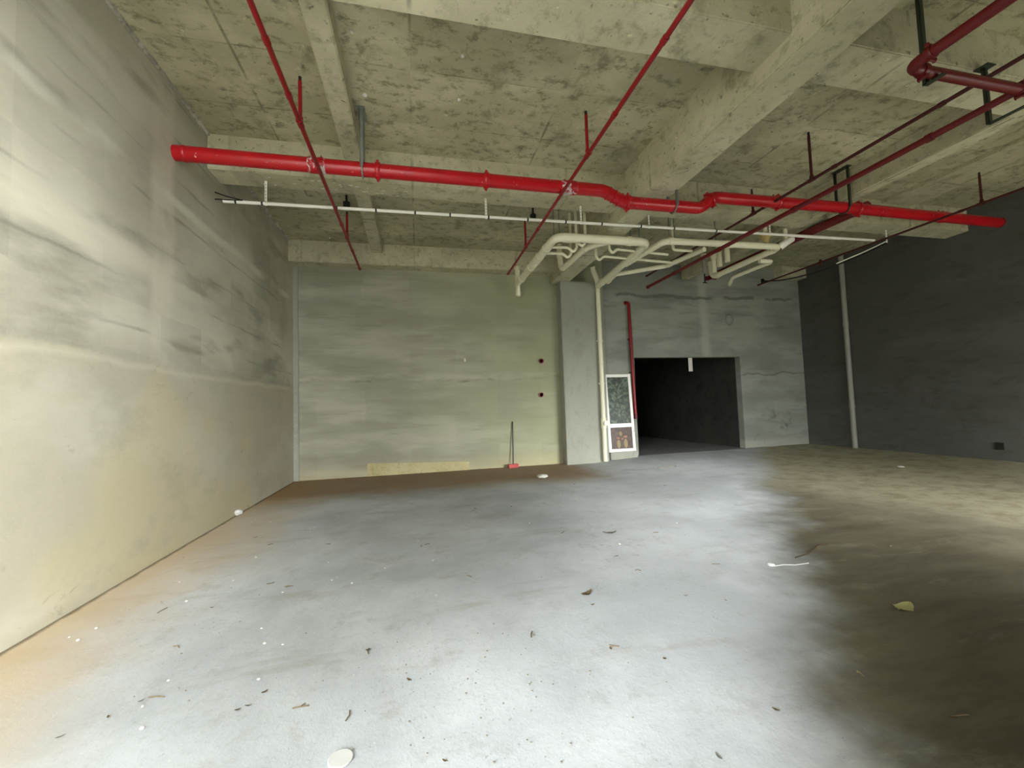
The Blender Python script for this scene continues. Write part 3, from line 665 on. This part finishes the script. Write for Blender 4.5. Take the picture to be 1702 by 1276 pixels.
# small dark box low on the right wall
P = at(1662,742,0,RW); o = obj('socket_box', box(NB(), (RW-.03,P.y-.06,P.z-.06), (RW+.01,P.y+.06,P.z+.08), .005), 'black'); tag(o, 'small dark box low on the right wall', 'socket box')
# ------------------------------------------------------------------ ceiling bits
for px, py in ((585,52),(606,157),(577,155),(769,92),(763,165),(548,395)):
    P = at(px, py, 2, ZS)
    r = .018 if (px, py) != (606,157) else .03
    b = NB(); tube(b, [(P.x,P.y,ZS+.01),(P.x,P.y,ZS-.015),(P.x+.003,P.y,ZS-.02)], r, 12, 0, True, [r,r,r*.5])
    o = obj('ceiling_plug', b, 'chip'); tag(o, 'small white plug left in the ceiling slab', 'plug', 'white plugs in the ceiling slab')
P = at(577,341,2,ZS-.1); 
for px, py, lab in ((576,341,'dark round sprinkler socket under the slab left of the rib'),(886,361,'dark round sprinkler socket under the slab near the girder')):
    P = at(px, py, 2, 5.15)
    b = NB(); tube(b, [(P.x,P.y,ZS),(P.x,P.y,5.2),(P.x,P.y,5.2),(P.x,P.y,5.1)], .05, 16, 0, True, [.02,.02,.06,.055])
    o = obj('ceiling_socket', b, 'black'); tag(o, lab, 'ceiling socket', 'round sockets under the slab')
    obj('screw', tube(NB(), [(P.x,P.y-.02,5.1),(P.x,P.y-.02,5.085)], .012, 8), 'chip', o)
random.seed(5)
for i in range(26):
    x_ = random.choice([random.uniform(-2.1,.4), random.uniform(-1.2,-.2)]); y_ = random.uniform(6.30,6.60); b = NB()
    bmesh.ops.create_icosphere(b, subdivisions=2, radius=1); a_, c_ = random.uniform(.01,.035), random.uniform(.006,.014)
    for v in b.verts: v.co = Vector((x_+v.co.x*a_*(1+.4*noise.noise(v.co*3+Vector((i,0,0)))), y_+v.co.y*c_, ZB-.001+v.co.z*.004))
    o = obj('paint_splash', b, 'chip'); tag(o, 'small pale paint splash under the middle cross beam near the left wall', 'paint splash', 'paint splashes under the middle beam')
# ------------------------------------------------------------------ litter on the floor
def leaf_mesh(L, Wd, curl, seed):
    b = NB(); rnd = random.Random(seed); n = 8; rows = []
    for i in range(n+1):
        t = i/n; wv = Wd*math.sin(math.pi*min(1, t*.94+.04))**.8*(1+.18*rnd.uniform(-1,1))
        x = L*(t-.5); z = curl*(abs(t-.5)*2)**2 + .002
        rows.append([b.verts.new((x, s*wv, z+curl*.8*abs(s)*(1+.5*rnd.uniform(-1,1)))) for s in (-.5, 0, .5)])
    for a, c_ in zip(rows, rows[1:]):
        for k in (0, 1): b.faces.new((a[k], a[k+1], c_[k+1], c_[k]))
    r = bmesh.ops.solidify(b, geom=list(b.faces), thickness=.0015)
    return b
def place(name, b, mat, px, py, rot, label, cat, group=None, scl=1):
    P = onfloor(px, py)
    bmesh.ops.recalc_face_normals(b, faces=b.faces)
    zmin = min(v.co.z for v in b.verts)
    me = bpy.data.meshes.new(name); bmesh.ops.translate(b, vec=(0,0,-zmin), verts=b.verts); b.to_mesh(me); b.free(); me.materials.append(MAT[mat])
    o = bpy.data.objects.new(name, me); COL.objects.link(o); o.location = (P.x, P.y, P.z+.002); o.rotation_euler = (0,0,rot); o.scale = (scl,)*3
    return tag(o, label, cat, group)
def lump(r, seed, flat=.6):
    b = NB(); bmesh.ops.create_icosphere(b, subdivisions=2, radius=r)
    for v in b.verts:
        v.co *= 1+.35*noise.noise(v.co*(2.2/r)+Vector((seed*3.7,0,0))); v.co.z *= flat
    return b
o = place('leaf', leaf_mesh(.19,.11,.014,1), 'leaf_y', 1503, 1010, .3, 'large yellow green dry leaf lying on the dark floor at right', 'leaf')
b = NB(); tube(b, [(-.10,0,.004),(-.07,0,.004)], .002, 6); bmesh.ops.translate(b, vec=(0,0,0), verts=b.verts)
st = bpy.data.meshes.new('stalk'); b.to_mesh(st); b.free(); st.materials.append(MAT['leaf_b']); so = bpy.data.objects.new('stalk', st); COL.objects.link(so); so.parent = o
place('leaf', leaf_mesh(.12,.05,.02,2), 'leaf_b', 975, 988, .5, 'curled brown leaf on the bright middle of the floor', 'leaf')
place('leaf', leaf_mesh(.16,.05,.016,3), 'stone', 1013, 886, -.2, 'greyish crumpled leaf in front of the column, far floor', 'leaf')
place('paper_ball', lump(.06,4,.7), 'disc', 396, 856, 0, 'whitish round scrap against the foot of the left wall', 'scrap')
place('crumpled_bag', lump(.11,5,.4), 'paper', 902, 795, .4, 'crumpled white bag on the brown soil before the column', 'bag')
place('paper_scrap', lump(.06,6,.3), 'paper', 1497, 777, .4, 'small white scrap on the far right floor', 'scrap')
b = NB(); tube(b, [(.0,0,.01),(.10,.012,.012),(.2,.0,.008),(.34,.022,.008)], .0035, 8)
o = place('bent_wire', b, 'disc', 1287, 942, -.15, 'thin pale wire with a crumpled scrap at one end on the floor', 'wire')
b = lump(.03, 77, .5); zmin = min(v.co.z for v in b.verts); bmesh.ops.translate(b, vec=(-.02,.01,-zmin), verts=b.verts)
me = bpy.data.meshes.new('scrap_end'); b.to_mesh(me); b.free(); me.materials.append(MAT['disc']); k_ = bpy.data.objects.new('scrap_end', me); COL.objects.link(k_); k_.parent = o
pts = [(.24*math.cos(a)*(1+.2*math.sin(3*a)), .13*math.sin(a)*(1+.3*math.cos(2*a)), .01) for a in [k*.35 for k in range(20)]]
b = NB(); tube(b, pts, .008, 6); place('wire_coil', b, 'stone', 1110, 777, .2, 'loose coil of dark wire before the dark opening', 'wire')
b = NB(); pts = [(.045*math.cos(k*math.pi/10), .045*math.sin(k*math.pi/10), .002) for k in range(20)]
tube(b, [(0,0,-.004),(0,0,.0),(0,0,.001)], .05, 28, 0, True, [.052,.052,.048]); place('floor_disc', b, 'disc', 566, 1262, 0, 'small pale round disc at the bottom edge of the photo', 'disc')
b = NB(); tube(b, [(-.3,.02,.006),(-.1,-.01,.008),(.2,.03,.006),(.34,0,.006)], .005, 8); 
place('stick', b, 'dark_wood', 1350, 917, .35, 'thin dark stick lying where the bright floor ends', 'stick')
TW = [(545,905),(450,905),(235,925),(612,1083),(293,1076),(790,845),(850,842),(710,905),(1190,938),(1105,807),(955,805),(580,1190),(1025,925),(1060,948),(780,958),(885,1055),(1020,1075),(260,1160),(480,975),(935,885),(1600,1190),(1430,1120),(1380,905),(1480,908),(1090,885),(270,1015),(450,970),(500,1175)]
for i, (px, py) in enumerate(TW):
    L = random.uniform(.02,.045); b = NB()
    tube(b, [(-L,0,.004),(0,random.uniform(-.012,.012),.006),(L,random.uniform(-.02,.02),.004)], .003, 6)
    if i % 3 == 0: tube(b, [(0,0,.005),(L*.5,L*.4,.005)], .0022, 6)
    place('twig', b, 'twig', px, py, random.uniform(0,6.28), 'short dry brown twig lying on the dusty floor', 'twig', 'twigs scattered on the floor')
LF = [(620,880),(558,868),(425,893),(305,927),(352,1010),(180,1192),(413,1173),(680,1130),(612,1080),(842,843),(788,848),(905,838),(1190,840),(1180,800),(1207,998),(1140,990),(1290,1180),(1015,1078),(1195,1258),(1470,1205),(1585,1192),(900,960),(985,1005),(395,1180),(100,1225),(1105,1095),(740,1265),(235,1165),(440,1150),(700,908)]
for i, (px, py) in enumerate(LF):
    place('leaf_scrap', leaf_mesh(random.uniform(.022,.04), random.uniform(.009,.018), .004, 20+i), 'leaf_b' if i % 3 else 'stone', px, py, random.uniform(0,6.28), 'small dry leaf scrap lying on the dusty floor', 'leaf scrap', 'leaf scraps scattered on the floor')
CH = [(425,927),(388,965),(418,868),(450,868),(585,970),(552,965),(470,985),(298,968),(310,1000),(435,1045),(440,1070),(470,1072),(160,1045),(130,1065),(115,1060),(237,1175),(280,1132),(236,1212),(720,932),(560,960),(1010,810),(1090,800),(930,860),(985,880),(1030,905),(430,1130),(725,990),(880,870),(695,900),(546,935),(640,945),(515,880),(865,815),(958,830),(1125,870)]
for i, (px, py) in enumerate(CH):
    place('plaster_chip', lump(random.uniform(.006,.012), 40+i, .5), 'chip', px, py, random.uniform(0,6), 'tiny white plaster chip lying on the floor', 'plaster chip', 'plaster chips scattered on the floor')
random.seed(11)
for i in range(90):
    px = random.gauss(820, 90) if i < 50 else random.uniform(60, 1250); py = random.uniform(1050, 1270) if i < 60 else random.uniform(860, 1200)
    place('mortar_crumb', lump(random.uniform(.0025,.006), 90+i, .6), 'stone', px, py, random.uniform(0,6), 'tiny grey mortar crumb lying on the near floor', 'mortar crumb', 'mortar crumbs on the near floor')
